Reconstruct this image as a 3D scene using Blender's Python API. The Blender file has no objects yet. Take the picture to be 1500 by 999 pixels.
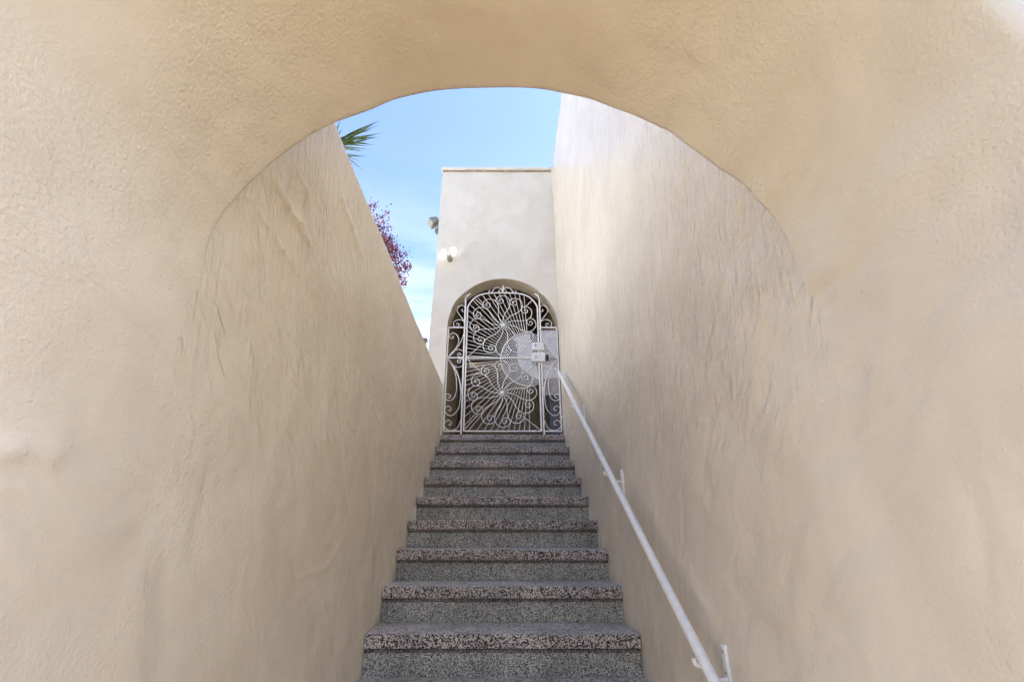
import bpy, bmesh, math, random
from math import sin, cos, pi, radians, sqrt, exp
from mathutils import Vector, Matrix, noise
random.seed(7)

# ------------------------------------------------------------------ measures
F, PITCH, CX, CY = 670.0, radians(22.54), 736.0, 499.5
EYE = 1.656                      # eye above the pavement
HW = 0.728                       # half the width of the stair passage
NOSE_Y, NOSE_Z = 5.338, 1.038 + EYE
RUN, RISE, NSTEP = 0.3156, 0.1924, 14
ARCH_Y0, ARCH_Y1 = 0.42, 0.955   # near and far face of the arch wall
LEFT_TOP = 1.655 + EYE
RIGHT_TOP = 4.94 + EYE
TOWER_Y = 5.331
GATE_Y = 5.375
FLOOR_Z = NOSE_Z

def ray(px, py):
    x = (px - CX) / F; v = (CY - py) / F
    return x, cos(PITCH) - v * sin(PITCH), sin(PITCH) + v * cos(PITCH)
def on_y(px, py, Y):             # a measured point at a known distance
    x, y, z = ray(px, py); k = Y / y
    return Vector((x * k, Y, z * k + EYE))
def on_x(px, py, X):
    x, y, z = ray(px, py); k = X / x
    return Vector((X, y * k, z * k + EYE))

C = bpy.context.scene.collection

# ------------------------------------------------------------------ mesh kit
class MB:
    def __init__(s): s.v = []; s.f = []
    def add(s, vs, fs):
        n = len(s.v); s.v += [Vector(p) for p in vs]; s.f += [tuple(i + n for i in q) for q in fs]
    def box(s, x0, x1, y0, y1, z0, z1):
        s.add([(x, y, z) for z in (z0, z1) for y in (y0, y1) for x in (x0, x1)],
              [(0, 2, 3, 1), (4, 5, 7, 6), (0, 1, 5, 4), (2, 6, 7, 3), (0, 4, 6, 2), (1, 3, 7, 5)])
    def grid(s, fn, us, vs, flip=False):
        n = len(vs); P = [fn(u, v) for u in us for v in vs]; f = []
        for i in range(len(us) - 1):
            for j in range(n - 1):
                q = (i * n + j, (i + 1) * n + j, (i + 1) * n + j + 1, i * n + j + 1)
                f.append(q[::-1] if flip else q)
        s.add(P, f)
    def tube(s, pts, r, n=8, cap=True, flat=None):
        pts = [Vector(p) for p in pts]; vs = []; m = len(pts)
        prev = None
        for i, p in enumerate(pts):
            t = (pts[min(i + 1, m - 1)] - pts[max(i - 1, 0)])
            if t.length < 1e-9: t = Vector((0, 0, 1))
            t.normalize()
            if prev is None:
                a = Vector((0, 1, 0)) if abs(t.y) < .9 else Vector((1, 0, 0))
                a = (a - t * a.dot(t)).normalized()
            else:
                a = (prev - t * prev.dot(t))
                a = a.normalized() if a.length > 1e-6 else Vector((0, 1, 0))
            prev = a; b = t.cross(a)
            ri = r[i] if isinstance(r, (list, tuple)) else r
            for k in range(n):
                w = 2 * pi * (k + .5) / n
                vs.append(p + (a * cos(w) * (flat or 1) + b * sin(w)) * ri)
        f = [(i * n + k, i * n + (k + 1) % n, (i + 1) * n + (k + 1) % n, (i + 1) * n + k) for i in range(m - 1) for k in range(n)]
        if cap: f += [tuple(range(n))[::-1], tuple((m - 1) * n + k for k in range(n))]
        s.add(vs, f)
    def prism_x(s, prof, x0, x1):          # a closed (y, z) outline run along x
        n = len(prof)
        vs = [(x0, y, z) for y, z in prof] + [(x1, y, z) for y, z in prof]
        s.add(vs, [tuple(range(n))[::-1], tuple(range(n, 2 * n))] + [(i, (i + 1) % n, n + (i + 1) % n, n + i) for i in range(n)])
    def prism_y(s, prof, y0, y1):          # a closed (x, z) outline run along y
        n = len(prof)
        vs = [(x, y0, z) for x, z in prof] + [(x, y1, z) for x, z in prof]
        s.add(vs, [tuple(range(n)), tuple(range(n, 2 * n))[::-1]] + [(i, n + i, n + (i + 1) % n, (i + 1) % n) for i in range(n)])
    def ball(s, c, r, nu=12, nv=8, sc=(1, 1, 1)):
        c = Vector(c)
        def fn(u, v): return c + Vector((sin(v) * cos(u) * sc[0], sin(v) * sin(u) * sc[1], cos(v) * sc[2])) * r
        s.grid(fn, [2 * pi * i / nu for i in range(nu + 1)], [pi * j / nv for j in range(nv + 1)], flip=True)
    def build(s, name, mat, parent=None, loc=None, smooth=True, bevel=0, angle=40, merge=1e-5):
        base = parent['_w'] if parent else Vector((0, 0, 0))
        o3 = Vector(loc) if loc is not None else (Vector(base) if parent else Vector((0, 0, 0)))
        me = bpy.data.meshes.new(name)
        me.from_pydata([p - o3 for p in s.v], [], s.f)
        bm = bmesh.new(); bm.from_mesh(me)
        if merge: bmesh.ops.remove_doubles(bm, verts=bm.verts, dist=merge)
        bmesh.ops.recalc_face_normals(bm, faces=bm.faces) if smooth != 'keep' else None
        bm.to_mesh(me); bm.free()
        for p in me.polygons: p.use_smooth = bool(smooth)
        if smooth is True: me.set_sharp_from_angle(angle=radians(angle))
        me.materials.append(mat)
        o = bpy.data.objects.new(name, me); C.objects.link(o)
        o['_w'] = o3
        if parent:
            o.parent = parent; o.location = o3 - Vector(base)
        else: o.location = o3
        if bevel:
            b = o.modifiers.new('edge', 'BEVEL'); b.width = bevel; b.segments = 2; b.limit_method = 'ANGLE'
        return o

def thing(name, label, cat, loc=(0, 0, 0), group=None):
    o = bpy.data.objects.new(name, None); C.objects.link(o); o.empty_display_size = .1
    o.location = loc; o['_w'] = Vector(loc); o['label'] = label; o['category'] = cat
    if group: o['group'] = group
    return o
def tag(o, label, cat, group=None):
    o['label'] = label; o['category'] = cat
    if group: o['group'] = group
    return o
def struct(o): o['kind'] = 'structure'; return o

def spline(pts, n=8):
    P = [Vector(p) for p in pts]; out = []
    for i in range(len(P) - 1):
        a = P[max(i - 1, 0)]; b = P[i]; c = P[i + 1]; d = P[min(i + 2, len(P) - 1)]
        for k in range(n):
            t = k / n
            out.append(.5 * ((2 * b) + (c - a) * t + (2 * a - 5 * b + 4 * c - d) * t * t + (3 * b - a - 3 * c + d) * t ** 3))
    out.append(P[-1]); return out
def frange(a, b, step):
    n = max(1, round((b - a) / step)); return [a + (b - a) * i / n for i in range(n + 1)]
def smooth(a, b, x):
    t = min(1, max(0, (x - a) / (b - a))); return t * t * (3 - 2 * t)

# ------------------------------------------------------------------ materials
def new_mat(name):
    m = bpy.data.materials.new(name); m.use_nodes = True
    nt = m.node_tree; return m, nt, nt.nodes, nt.links, nt.nodes['Principled BSDF']
def mathn(nt, op, a, b=None, clamp=False):
    n = nt.nodes.new('ShaderNodeMath'); n.operation = op; n.use_clamp = clamp
    for i, x in enumerate((a, b)):
        if x is None: continue
        if isinstance(x, (int, float)): n.inputs[i].default_value = x
        else: nt.links.new(x, n.inputs[i])
    return n.outputs[0]
def noisen(nt, vec, scale, detail=2, rough=.5, dist=0):
    n = nt.nodes.new('ShaderNodeTexNoise'); n.inputs['Scale'].default_value = scale
    n.inputs['Detail'].default_value = detail; n.inputs['Roughness'].default_value = rough; n.inputs['Distortion'].default_value = dist
    nt.links.new(vec, n.inputs['Vector']); return n.outputs['Fac']
def mapn(nt, vec, scale=(1, 1, 1), rot=(0, 0, 0)):      # turn first, then stretch along the turned axes
    n = nt.nodes.new('ShaderNodeMapping'); n.inputs['Rotation'].default_value = rot; nt.links.new(vec, n.inputs['Vector'])
    k = nt.nodes.new('ShaderNodeMapping'); k.inputs['Scale'].default_value = scale; nt.links.new(n.outputs[0], k.inputs['Vector'])
    return k.outputs[0]
def rangen(nt, x, a, b, c=0, d=1):
    n = nt.nodes.new('ShaderNodeMapRange'); n.inputs[1].default_value = a; n.inputs[2].default_value = b
    n.inputs[3].default_value = c; n.inputs[4].default_value = d; n.interpolation_type = 'SMOOTHSTEP'
    nt.links.new(x, n.inputs[0]); return n.outputs[0]
def mixc(nt, fac, a, b):
    n = nt.nodes.new('ShaderNodeMix'); n.data_type = 'RGBA'
    for i, x in ((0, fac), (6, a), (7, b)):
        if isinstance(x, (int, float)): n.inputs[i].default_value = x
        elif isinstance(x, tuple): n.inputs[i].default_value = (*x, 1)
        else: nt.links.new(x, n.inputs[i])
    return n.outputs[2]

def stucco(name, col, grain=1.0, swirl=1.0, streak=0.0, rough=.27, col_r=None):
    m, nt, N, L, B = new_mat(name)
    pos = N.new('ShaderNodeNewGeometry').outputs['Position']
    mask = rangen(nt, noisen(nt, pos, 1.5, 2), .40, .60)
    mask2 = rangen(nt, noisen(nt, mapn(nt, pos, (1, 1, 1), (1, 2, 3)), 2.2, 2), .45, .62)
    fine = noisen(nt, pos, 300, 1, .5)
    peel = noisen(nt, mapn(nt, pos, (1, .8, 1), (radians(35), 0, 0)), 135, 1, .45)
    lump = rangen(nt, noisen(nt, pos, 62, 1), .66, .82)
    s0 = noisen(nt, mapn(nt, pos, (1, .6, 1.1), (radians(38), 0, radians(10))), 5.5, 2, .5, .6)
    s1 = noisen(nt, mapn(nt, pos, (1, .34, 1.2), (radians(38), 0, radians(10))), 16, 2, .5, .8)
    s2 = noisen(nt, mapn(nt, pos, (1, 1.2, .35), (radians(-25), 0, 0)), 20, 2, .5, .6)
    ridge = mathn(nt, 'SUBTRACT', 1, mathn(nt, 'ABSOLUTE', mathn(nt, 'MULTIPLY', mathn(nt, 'SUBTRACT', s1, .62), 14)), True)
    edge = rangen(nt, s2, .56, .62)
    h = mathn(nt, 'MULTIPLY', fine, .0007 * grain)
    h = mathn(nt, 'ADD', h, mathn(nt, 'MULTIPLY', mathn(nt, 'MULTIPLY', peel, mathn(nt, 'ADD', mathn(nt, 'MULTIPLY', mask, .8), .3)), .0024 * grain))
    h = mathn(nt, 'ADD', h, mathn(nt, 'MULTIPLY', lump, .0006 * grain))
    h = mathn(nt, 'ADD', h, mathn(nt, 'MULTIPLY', s0, .024 * swirl))
    h = mathn(nt, 'ADD', h, mathn(nt, 'MULTIPLY', s1, .0022 * swirl))
    h = mathn(nt, 'ADD', h, mathn(nt, 'MULTIPLY', mathn(nt, 'MULTIPLY', ridge, mask2), .00015 * swirl))
    h = mathn(nt, 'ADD', h, mathn(nt, 'MULTIPLY', mathn(nt, 'MULTIPLY', edge, mask2), .0001 * swirl))
    if streak:
        v1 = noisen(nt, mapn(nt, pos, (1, 1.0, .16), (radians(-9), 0, 0)), 26, 4, .62, .5)
        v2 = noisen(nt, mapn(nt, pos, (1, 1.0, .10), (radians(-12), 0, 0)), 60, 2, .6, .2)
        zz = N.new('ShaderNodeSeparateXYZ'); L.new(pos, zz.inputs[0])
        up = rangen(nt, mathn(nt, 'ADD', zz.outputs['Z'], mathn(nt, 'MULTIPLY', s1, .8)), EYE + .55, EYE + 1.7)
        st = mathn(nt, 'ADD', mathn(nt, 'MULTIPLY', v1, .018), mathn(nt, 'MULTIPLY', v2, .016))
        h = mathn(nt, 'ADD', h, mathn(nt, 'MULTIPLY', mathn(nt, 'MULTIPLY', st, up), streak))
    bp = N.new('ShaderNodeBump'); bp.inputs['Strength'].default_value = 1; bp.inputs['Distance'].default_value = 1
    L.new(h, bp.inputs['Height']); L.new(bp.outputs[0], B.inputs['Normal'])
    if col_r:      # blends to a slightly greyer cream towards the right, meeting the house wall
        xx = N.new('ShaderNodeSeparateXYZ'); L.new(pos, xx.inputs[0])
        side = rangen(nt, mathn(nt, 'ADD', xx.outputs['X'], mathn(nt, 'MULTIPLY', s0, .3)), 0, .8)
    blot = rangen(nt, noisen(nt, pos, 2.3, 4, .6, .6), .3, .7)
    c2 = tuple(x * y for x, y in zip(col, (.90, .885, .86)))
    c = mixc(nt, blot, c2, col)
    if col_r: c = mixc(nt, side, c, mixc(nt, blot, tuple(x * y for x, y in zip(col_r, (.90, .885, .86))), col_r))
    spk = rangen(nt, noisen(nt, pos, 34, 3, .7), .70, .78)
    c = mixc(nt, mathn(nt, 'MULTIPLY', spk, .25), c, tuple(x * .6 for x in col))
    L.new(c, B.inputs['Base Color']); B.inputs['Roughness'].default_value = rough
    B.inputs['Specular IOR Level'].default_value = .6
    return m

def terrazzo(name, scale, cols, gap, gapcol, bump=.0006, rough=.6):
    m, nt, N, L, B = new_mat(name)
    pos = N.new('ShaderNodeNewGeometry').outputs['Position']
    wob = N.new('ShaderNodeTexNoise'); wob.inputs['Scale'].default_value = scale * .8; L.new(pos, wob.inputs['Vector'])
    vm = N.new('ShaderNodeVectorMath'); vm.operation = 'SCALE'; vm.inputs['Scale'].default_value = .9 / scale; L.new(wob.outputs['Color'], vm.inputs[0])
    va = N.new('ShaderNodeVectorMath'); L.new(pos, va.inputs[0]); L.new(vm.outputs[0], va.inputs[1])
    vo = N.new('ShaderNodeTexVoronoi'); vo.inputs['Scale'].default_value = scale; L.new(va.outputs[0], vo.inputs['Vector'])
    ve = N.new('ShaderNodeTexVoronoi'); ve.feature = 'DISTANCE_TO_EDGE'; ve.inputs['Scale'].default_value = scale; L.new(va.outputs[0], ve.inputs['Vector'])
    sp = N.new('ShaderNodeSeparateColor'); L.new(vo.outputs['Color'], sp.inputs[0])
    cr = N.new('ShaderNodeValToRGB'); cr.color_ramp.interpolation = 'CONSTANT'
    el = cr.color_ramp.elements
    while len(el) < len(cols): el.new(.5)
    for e, (p, c) in zip(el, cols): e.position = p; e.color = (*c, 1)
    L.new(sp.outputs[0], cr.inputs[0])
    g = rangen(nt, ve.outputs['Distance'], gap * .4, gap)
    c = mixc(nt, g, gapcol, cr.outputs[0])
    big = rangen(nt, noisen(nt, pos, 5, 4, .65), .3, .7, .72, 1.08)
    mx = N.new('ShaderNodeVectorMath'); mx.operation = 'SCALE'; L.new(c, mx.inputs[0]); L.new(big, mx.inputs['Scale'])
    L.new(mx.outputs[0], B.inputs['Base Color'])
    bp = N.new('ShaderNodeBump'); bp.inputs['Distance'].default_value = 1; bp.inputs['Strength'].default_value = 1
    L.new(mathn(nt, 'MULTIPLY', g, bump), bp.inputs['Height']); L.new(bp.outputs[0], B.inputs['Normal'])
    B.inputs['Roughness'].default_value = rough
    return m

def plain(name, col, rough=.5, var=.12, scale=20, metal=0, bump=0, emit=None, estr=0):
    m, nt, N, L, B = new_mat(name)
    pos = N.new('ShaderNodeNewGeometry').outputs['Position']
    n = noisen(nt, pos, scale, 4, .6)
    c = mixc(nt, rangen(nt, n, .3, .7), tuple(x * (1 - var) for x in col), tuple(min(1, x * (1 + var)) for x in col))
    L.new(c, B.inputs['Base Color']); B.inputs['Roughness'].default_value = rough; B.inputs['Metallic'].default_value = metal
    if bump:
        bp = N.new('ShaderNodeBump'); bp.inputs['Distance'].default_value = 1; bp.inputs['Strength'].default_value = 1
        L.new(mathn(nt, 'MULTIPLY', n, bump), bp.inputs['Height']); L.new(bp.outputs[0], B.inputs['Normal'])
    if emit: B.inputs['Emission Color'].default_value = (*emit, 1); B.inputs['Emission Strength'].default_value = estr
    return m

CREAM = (.85, .752, .592)
CREAM_R = (.835, .757, .635)
M_arch = stucco('cream stucco', CREAM, 1.0, .8, col_r=CREAM_R)
M_left = stucco('cream stucco rough', (.85, .748, .583), 1.0, .8, .8)
M_right = stucco('pale stucco brushed', CREAM_R, 1.0, .8, 1.0)
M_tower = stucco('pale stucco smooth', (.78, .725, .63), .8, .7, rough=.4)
M_out = stucco('outer stucco', (.74, .67, .56), .9, .8)
M_nose = terrazzo('nosing terrazzo', 165, [(0, (.035, .03, .03)), (.30, (.80, .72, .69)), (.52, (.58, .50, .48)), (.68, (.88, .83, .81)), (.88, (.22, .175, .17))], .07, (.03, .024, .024), .0012, .55)
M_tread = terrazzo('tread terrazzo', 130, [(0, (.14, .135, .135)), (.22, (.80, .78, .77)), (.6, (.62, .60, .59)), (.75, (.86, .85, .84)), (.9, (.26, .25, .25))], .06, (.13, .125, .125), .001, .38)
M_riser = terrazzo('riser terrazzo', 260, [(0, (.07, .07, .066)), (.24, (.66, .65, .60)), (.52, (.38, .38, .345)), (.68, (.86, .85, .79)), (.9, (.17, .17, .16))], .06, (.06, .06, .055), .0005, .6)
M_groove = plain('groove mortar', (.16, .14, .13), .8, .3, 90)
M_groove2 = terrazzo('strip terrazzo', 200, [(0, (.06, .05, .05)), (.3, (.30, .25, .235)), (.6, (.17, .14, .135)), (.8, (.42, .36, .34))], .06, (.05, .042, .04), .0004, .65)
M_white = plain('white iron paint', (.88, .865, .83), .38, .06, 40, bump=.0006)
M_rail = plain('white rail paint', (.88, .88, .86), .28, .05, 25, bump=.0004)
M_plate = plain('white plate paint', (.80, .80, .82), .35, .06, 30)
M_steel = plain('brushed steel', (.55, .54, .52), .35, .15, 60, metal=1)
M_darkmetal = plain('dark lock metal', (.05, .05, .055), .4, .2, 60, metal=.6)
M_joint = plain('coping joint', (.34, .28, .22), .8, .3, 20)
M_coping = plain('coping paint', (.74, .70, .63), .6, .08, 12)
M_porch = stucco('porch plaster', (.72, .60, .45), .5, .6)
M_timber = plain('dark timber', (.22, .145, .085), .55, .3, 14)
M_slate = plain('porch paving', (.55, .48, .40), .7, .2, 14)
M_blue = plain('blue grey paint', (.17, .20, .25), .5, .15, 8)
M_pave = plain('dark ochre paving', (.045, .027, .010), .85, .15, 3, bump=.002)  # unseen ground, tone picked for the ochre bounce it gives the vault
M_road = plain('concrete road', (.05, .05, .048), .9, .2, 40, bump=.003)
M_soil = plain('garden soil', (.12, .09, .06), .95, .3, 9, bump=.01)
M_leaf = plain('yucca leaf', (.13, .21, .09), .42, .35, 9)
M_bark = plain('bark', (.14, .10, .07), .9, .35, 30, bump=.004)
M_red = plain('red plum leaf', (.36, .035, .02), .45, .6, 14)
M_twig = plain('twig bark', (.07, .045, .04), .8, .3, 50)
M_lampgrey = plain('grey lamp metal', (.30, .30, .28), .5, .2, 60)
M_lamphead = plain('grey floodlight housing', (.22, .215, .19), .45, .2, 50)
M_lampglass = plain('floodlight glass', (.12, .15, .16), .15, .1, 40)
M_bulb = plain('lit white bulb', (.9, .9, .88), .3, .02, 10, emit=(1, .97, .90), estr=.18)
M_post = plain('weathered post', (.13, .13, .10), .85, .3, 20)

# ------------------------------------------------------------------ plaster relief
DENTS = []      # (centre, radius, depth) on the wall planes
def dent(px, py, X, r, d):
    p = on_x(px, py, X); DENTS.append((p, r, d))
RIDGES = []
def ridge(X, pts, r, d):
    P = [on_x(a, b, X) for a, b in pts]
    for a, b in zip(P, P[1:]): RIDGES.append((a, b, r, d))
def seg_d(p, a, b):
    ab = b - a; t = max(0, min(1, (p - a).dot(ab) / max(1e-9, ab.length_squared)))
    return (p - a - ab * t).length, t
ridge(-HW, [(512, 262), (522, 280), (436, 325)][:0] or [(404, 262), (420, 300), (438, 326), (455, 360)], .018, .006)
ridge(-HW, [(368, 292), (390, 328), (413, 364), (435, 398)], .014, .004)
ridge(-HW, [(432, 240), (448, 280), (452, 300)], .016, .004)
ridge(-HW, [(500, 290), (515, 330), (530, 375)], .02, .004)
ridge(-HW, [(10, 722), (35, 716), (62, 721)], .006, .0022)
ridge(-HW, [(0, 672), (45, 664), (100, 668)], .02, .003)
ridge(-HW, [(440, 845), (480, 830), (505, 785)], .012, .0025)
ridge(-HW, [(475, 640), (490, 700), (500, 740)], .02, .003)
ridge(HW, [(1065, 560), (1040, 620), (1030, 700)], .02, -.003)
ridge(HW, [(925, 365), (940, 320), (960, 290)], .03, .004)
ridge(HW, [(1010, 250), (990, 300)], .03, -.005)
ridge(HW, [(1085, 300), (1080, 350)], .015, -.004)
dent(243, 244, -HW, .014, -.006); dent(250, 252, -HW, .020, .004); dent(285, 388, -HW, .03, .003); dent(300, 372, -HW, .025, .002)
def relief(p):
    """height of the hand-floated plaster at a point, in metres"""
    q = Vector(p)
    d = .006 * noise.noise(q * 1.3) + .0035 * noise.noise(q * 3.4 + Vector((5, 1, 2))) + .0016 * noise.noise(q * 9 + Vector((1, 7, 3)))
    for c, r, h in DENTS:
        l = (q - c).length
        if l < 3 * r: d += h * exp(-(l / r) ** 2)
    for a, b, r, h in RIDGES:
        l, t = seg_d(q, a, b)
        if l < 3 * r: d += 1.6 * h * exp(-(l / r) ** 2)
    return d

# ------------------------------------------------------------------ ground
g = MB(); g.box(-40, 40, -2.6, 1.27, -.3, 0); struct(g.build('pavement', M_pave, loc=(0, 0, 0)))
g = MB(); g.box(-40, 40, -2.75, -2.604, -.3, -.003); struct(g.build('kerb', M_pave, bevel=.01))
g = MB(); g.grid(lambda u, v: Vector((u, v, -.14)), [-600, 600], [-600, -2.7]); struct(g.build('road', M_road))
g = MB(); g.grid(lambda u, v: Vector((u, v, -.16)), [-600, 600], [-600, 600]); struct(g.build('ground', M_soil))
g = MB(); g.box(-30, -HW - .26, ARCH_Y1 + .01, 40, -.15, FLOOR_Z - .05); struct(g.build('garden_terrain', M_soil))

# ------------------------------------------------------------------ arch wall
FAR = [(281.5, 399), (292, 381), (310, 351), (329.5, 319.5), (343, 304.5), (361, 283.5), (376, 268.5), (397, 249), (418, 232.5), (448, 211.5), (473.5, 196.5),
       (499, 184.5), (523, 175.5), (550, 165), (575, 154), (600, 147), (640, 139), (690, 135), (740, 134), (775, 134.5), (800, 137), (821, 141), (846, 146), (866, 151),
       (892.5, 161), (925.5, 173), (958.5, 188), (982, 199), (1001.5, 214), (1028, 234), (1051, 252), (1074, 267), (1091, 282), (1107, 302), (1124, 318), (1140, 341),
       (1153, 364), (1167, 394), (1176.5, 417), (1181, 436)]
prof = [on_y(a, b, ARCH_Y1) for a, b in FAR]
prof = [Vector((max(-HW, min(HW, p.x)), 0, p.z)) for p in prof]
prof[0].x = -HW; prof[-1].x = HW
SPRING_L, SPRING_R = prof[0].z, prof[-1].z
curve = spline(prof, 6)
curve = [Vector((max(-HW, min(HW, p.x)), 0, p.z)) for p in curve]
ZSH = [-.05 + .05 * i for i in range(round((EYE - .80) / .05))]
ZSH += frange(ZSH[-1] + .01, LEFT_TOP - .03, .010)
left_leg = [Vector((-HW, 0, z)) for z in ZSH if z < SPRING_L - .004]
right_leg = [Vector((HW, 0, z)) for z in ZSH[::-1] if z < SPRING_R - .004]
# the crown: a slightly smoother copy towards the near edge, as a float would leave it
full = left_leg + curve + right_leg
nl, nc = len(left_leg), len(curve)
def smoothed(P, k):
    out = [p.copy() for p in P]
    for _ in range(k):
        out = [out[0]] + [(out[i - 1] + out[i] * 2 + out[i + 1]) / 4 for i in range(1, len(out) - 1)] + [out[-1]]
    return out
full_near = smoothed(full, 60)
def nrm(P, i):
    t = P[min(i + 1, len(P) - 1)] - P[max(i - 1, 0)]; t.normalize()
    return Vector((t.z, 0, -t.x))         # towards the passage
ys = frange(ARCH_Y0, ARCH_Y1, .009)
RF, RN = .018, .022
def arch_pt(i, j):
    y = ys[j]; w = smooth(ARCH_Y1 - .01, ARCH_Y1 - .30, y)
    p = full[i].lerp(full_near[i], w); n = nrm(full_near if w > .5 else full, i)
    oncurve = nl - 2 < i < nl + nc + 2
    k = i - nl
    fade = smooth(3, 30, k) * smooth(8, 40, nc - k) if oncurve else 0
    q = Vector((p.x, y, p.z))
    if abs(p.x) > HW - 1e-4: n = Vector((1 if p.x < 0 else -1, 0, 0))
    off = relief(q)
    e = ARCH_Y1 - y                         # rounded far arris, dying out at the springing
    if e < RF: off -= (RF - sqrt(max(0, RF * RF - (RF - e) ** 2))) * fade
    e = y - ARCH_Y0
    if e < RN: off -= (RN - sqrt(max(0, RN * RN - (RN - e) ** 2)))
    sk_ = .07 * smooth(.1, -.5, p.x) + .02 * smooth(.1, .5, p.x)      # the front is not quite square
    q.y -= sk_ * (ARCH_Y1 - y) / (ARCH_Y1 - ARCH_Y0)
    return q + n * off
a = MB(); a.grid(lambda i, j: arch_pt(i, j), range(len(full)), range(len(ys)))
soffit_far = [arch_pt(i, len(ys) - 1) for i in range(len(full))]
soffit_near = [arch_pt(i, 0) for i in range(len(full))]
ARCH_TOP = EYE + 2.9
XL, XR = -3.2, 3.4
def ring_face(P, y, mb, zmin):
    # face of the wall around the opening: fan each profile point up / out to the border
    Q = []
    for p in P:
        if p.z <= zmin and p.x < 0: Q.append(Vector((XL, y, p.z)))
        elif p.z <= zmin and p.x > 0: Q.append(Vector((XR, y, p.z)))
        else: Q.append(Vector((p.x, y, ARCH_TOP)))
    for i in range(len(P) - 1):
        mb.add([P[i], P[i + 1], Q[i + 1], Q[i]], [(0, 1, 2, 3)])
zsp = EYE + .62
c_i = [i for i, p in enumerate(soffit_near)]
# near face
P = soffit_near; mid = len(P) // 2
iL = next(i for i, p in enumerate(full) if p.z > zsp); iR = max(i for i, p in enumerate(full) if p.z > zsp)
for seg, fx in ((range(0, iL), XL), (range(iR, len(P) - 1), XR)):
    for i in seg: a.add([P[i], P[i + 1], (fx, ARCH_Y0, P[i + 1].z), (fx, ARCH_Y0, P[i].z)], [(0, 1, 2, 3)])
for i in range(iL, iR): a.add([P[i], P[i + 1], (P[i + 1].x, ARCH_Y0, ARCH_TOP), (P[i].x, ARCH_Y0, ARCH_TOP)], [(0, 1, 2, 3)])
a.add([P[iL], (P[iL].x, ARCH_Y0, ARCH_TOP), (XL, ARCH_Y0, ARCH_TOP), (XL, ARCH_Y0, P[iL].z)], [(0, 1, 2, 3)])
a.add([P[iR], (P[iR].x, ARCH_Y0, ARCH_TOP), (XR, ARCH_Y0, ARCH_TOP), (XR, ARCH_Y0, P[iR].z)], [(0, 1, 2, 3)])
# far face above the springing
P = soffit_far
for i in range(nl, nl + nc - 1): a.add([P[i], P[i + 1], (P[i + 1].x, ARCH_Y1, ARCH_TOP), (P[i].x, ARCH_Y1, ARCH_TOP)], [(0, 1, 2, 3)])
a.add([(XL, ARCH_Y0, ARCH_TOP), (XR, ARCH_Y0, ARCH_TOP), (XR, ARCH_Y1, ARCH_TOP), (XL, ARCH_Y1, ARCH_TOP)], [(0, 1, 2, 3)])
for fx, px in ((XL, -HW - .03), (XR, HW + .03)):
    a.add([(fx, ARCH_Y0, -.02), (fx, ARCH_Y1, -.02), (fx, ARCH_Y1, ARCH_TOP), (fx, ARCH_Y0, ARCH_TOP)], [(0, 1, 2, 3)])
    a.add([(fx, ARCH_Y1, -.02), (px, ARCH_Y1, -.02), (px, ARCH_Y1, ARCH_TOP), (fx, ARCH_Y1, ARCH_TOP)], [(0, 1, 2, 3)])
    a.box(*sorted((px + .01 * (1 if px > 0 else -1), px + .4 * (1 if px > 0 else -1))), ARCH_Y1 - .2, ARCH_Y1 + .003, -.02, ARCH_TOP - .01)
arch = a.build('arch_wall', M_arch, loc=(0, ARCH_Y0, 0), angle=50)
tag(arch, 'thick cream stucco wall in front with a round arch overhead', 'arch wall')

# ------------------------------------------------------------------ left stair wall
def wall_pt(X, s, y, z): q = Vector((X, y, z)); return q + Vector((s * relief(q), 0, 0))
ysw = frange(ARCH_Y1, 1.9, .009) + frange(1.9, TOWER_Y, .03)[1:]
zsw = ZSH
w = MB()
w.grid(lambda y, z: wall_pt(-HW, 1, y, z), ysw, zsw)
def cap_pt(y, t):
    q = wall_pt(-HW, 1, y, LEFT_TOP - .03); ztop = LEFT_TOP + .006 * noise.noise(Vector((3, y * 2.2, 0))) + .003 * noise.noise(Vector((8, y * 9, 0)))
    if t <= 1: a_ = t * pi / 2; return Vector((q.x - .03 + .03 * cos(a_), y, LEFT_TOP - .03 + (ztop - LEFT_TOP + .03) * sin(a_)))
    if t <= 2: return Vector((q.x - .03 + (-HW - .25 - q.x + .03) * (t - 1), y, ztop))
    return Vector((-HW - .25, y, ztop * (3 - t) + (-.1) * (t - 2)))
w.grid(cap_pt, ysw, [0, .25, .5, .75, 1, 2, 3])
w.grid(lambda u, z: Vector((-HW - .25 * u, TOWER_Y - .001, z)) if u else wall_pt(-HW, 1, TOWER_Y, z), [0, 1], zsw)
tag(w.build('stair_wall', M_left, loc=(-HW, ARCH_Y1, 0), angle=60), 'low cream stucco garden wall rising along the left of the stairs', 'wall')

# ------------------------------------------------------------------ house on the right
h = MB()
zsr = ZSH + frange(ZSH[-1], RIGHT_TOP, .025)[1:]
h.grid(lambda y, z: wall_pt(HW, -1, y, z), ysw, zsr)
hw_top = [wall_pt(HW, -1, y, RIGHT_TOP) for y in ysw]
h.grid(lambda i, u: hw_top[i].lerp(Vector((1.75, ysw[i], RIGHT_TOP + .03)), u), range(len(ysw)), [0, 1])
h.box(HW + .03, 1.75, ARCH_Y1 + .004, ARCH_Y1 + .2, -.1, RIGHT_TOP - .004)
h.box(1.75, 9, ARCH_Y1 + .01, 13, -.1, EYE + 9.6)  # unseen upper storey, added to keep the sun off stairs and tower
h.box(1.80, 8.9, ARCH_Y0 + .02, ARCH_Y1 + .02, ARCH_TOP - .3, EYE + 9.5)  # unseen block beside the arch top, added to stop the sun
h.box(HW + .14, 1.75, TOWER_Y + .02, 13, -.1, RIGHT_TOP)
house = h.build('house', M_right, loc=(HW, ARCH_Y1, 0), angle=60)
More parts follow.
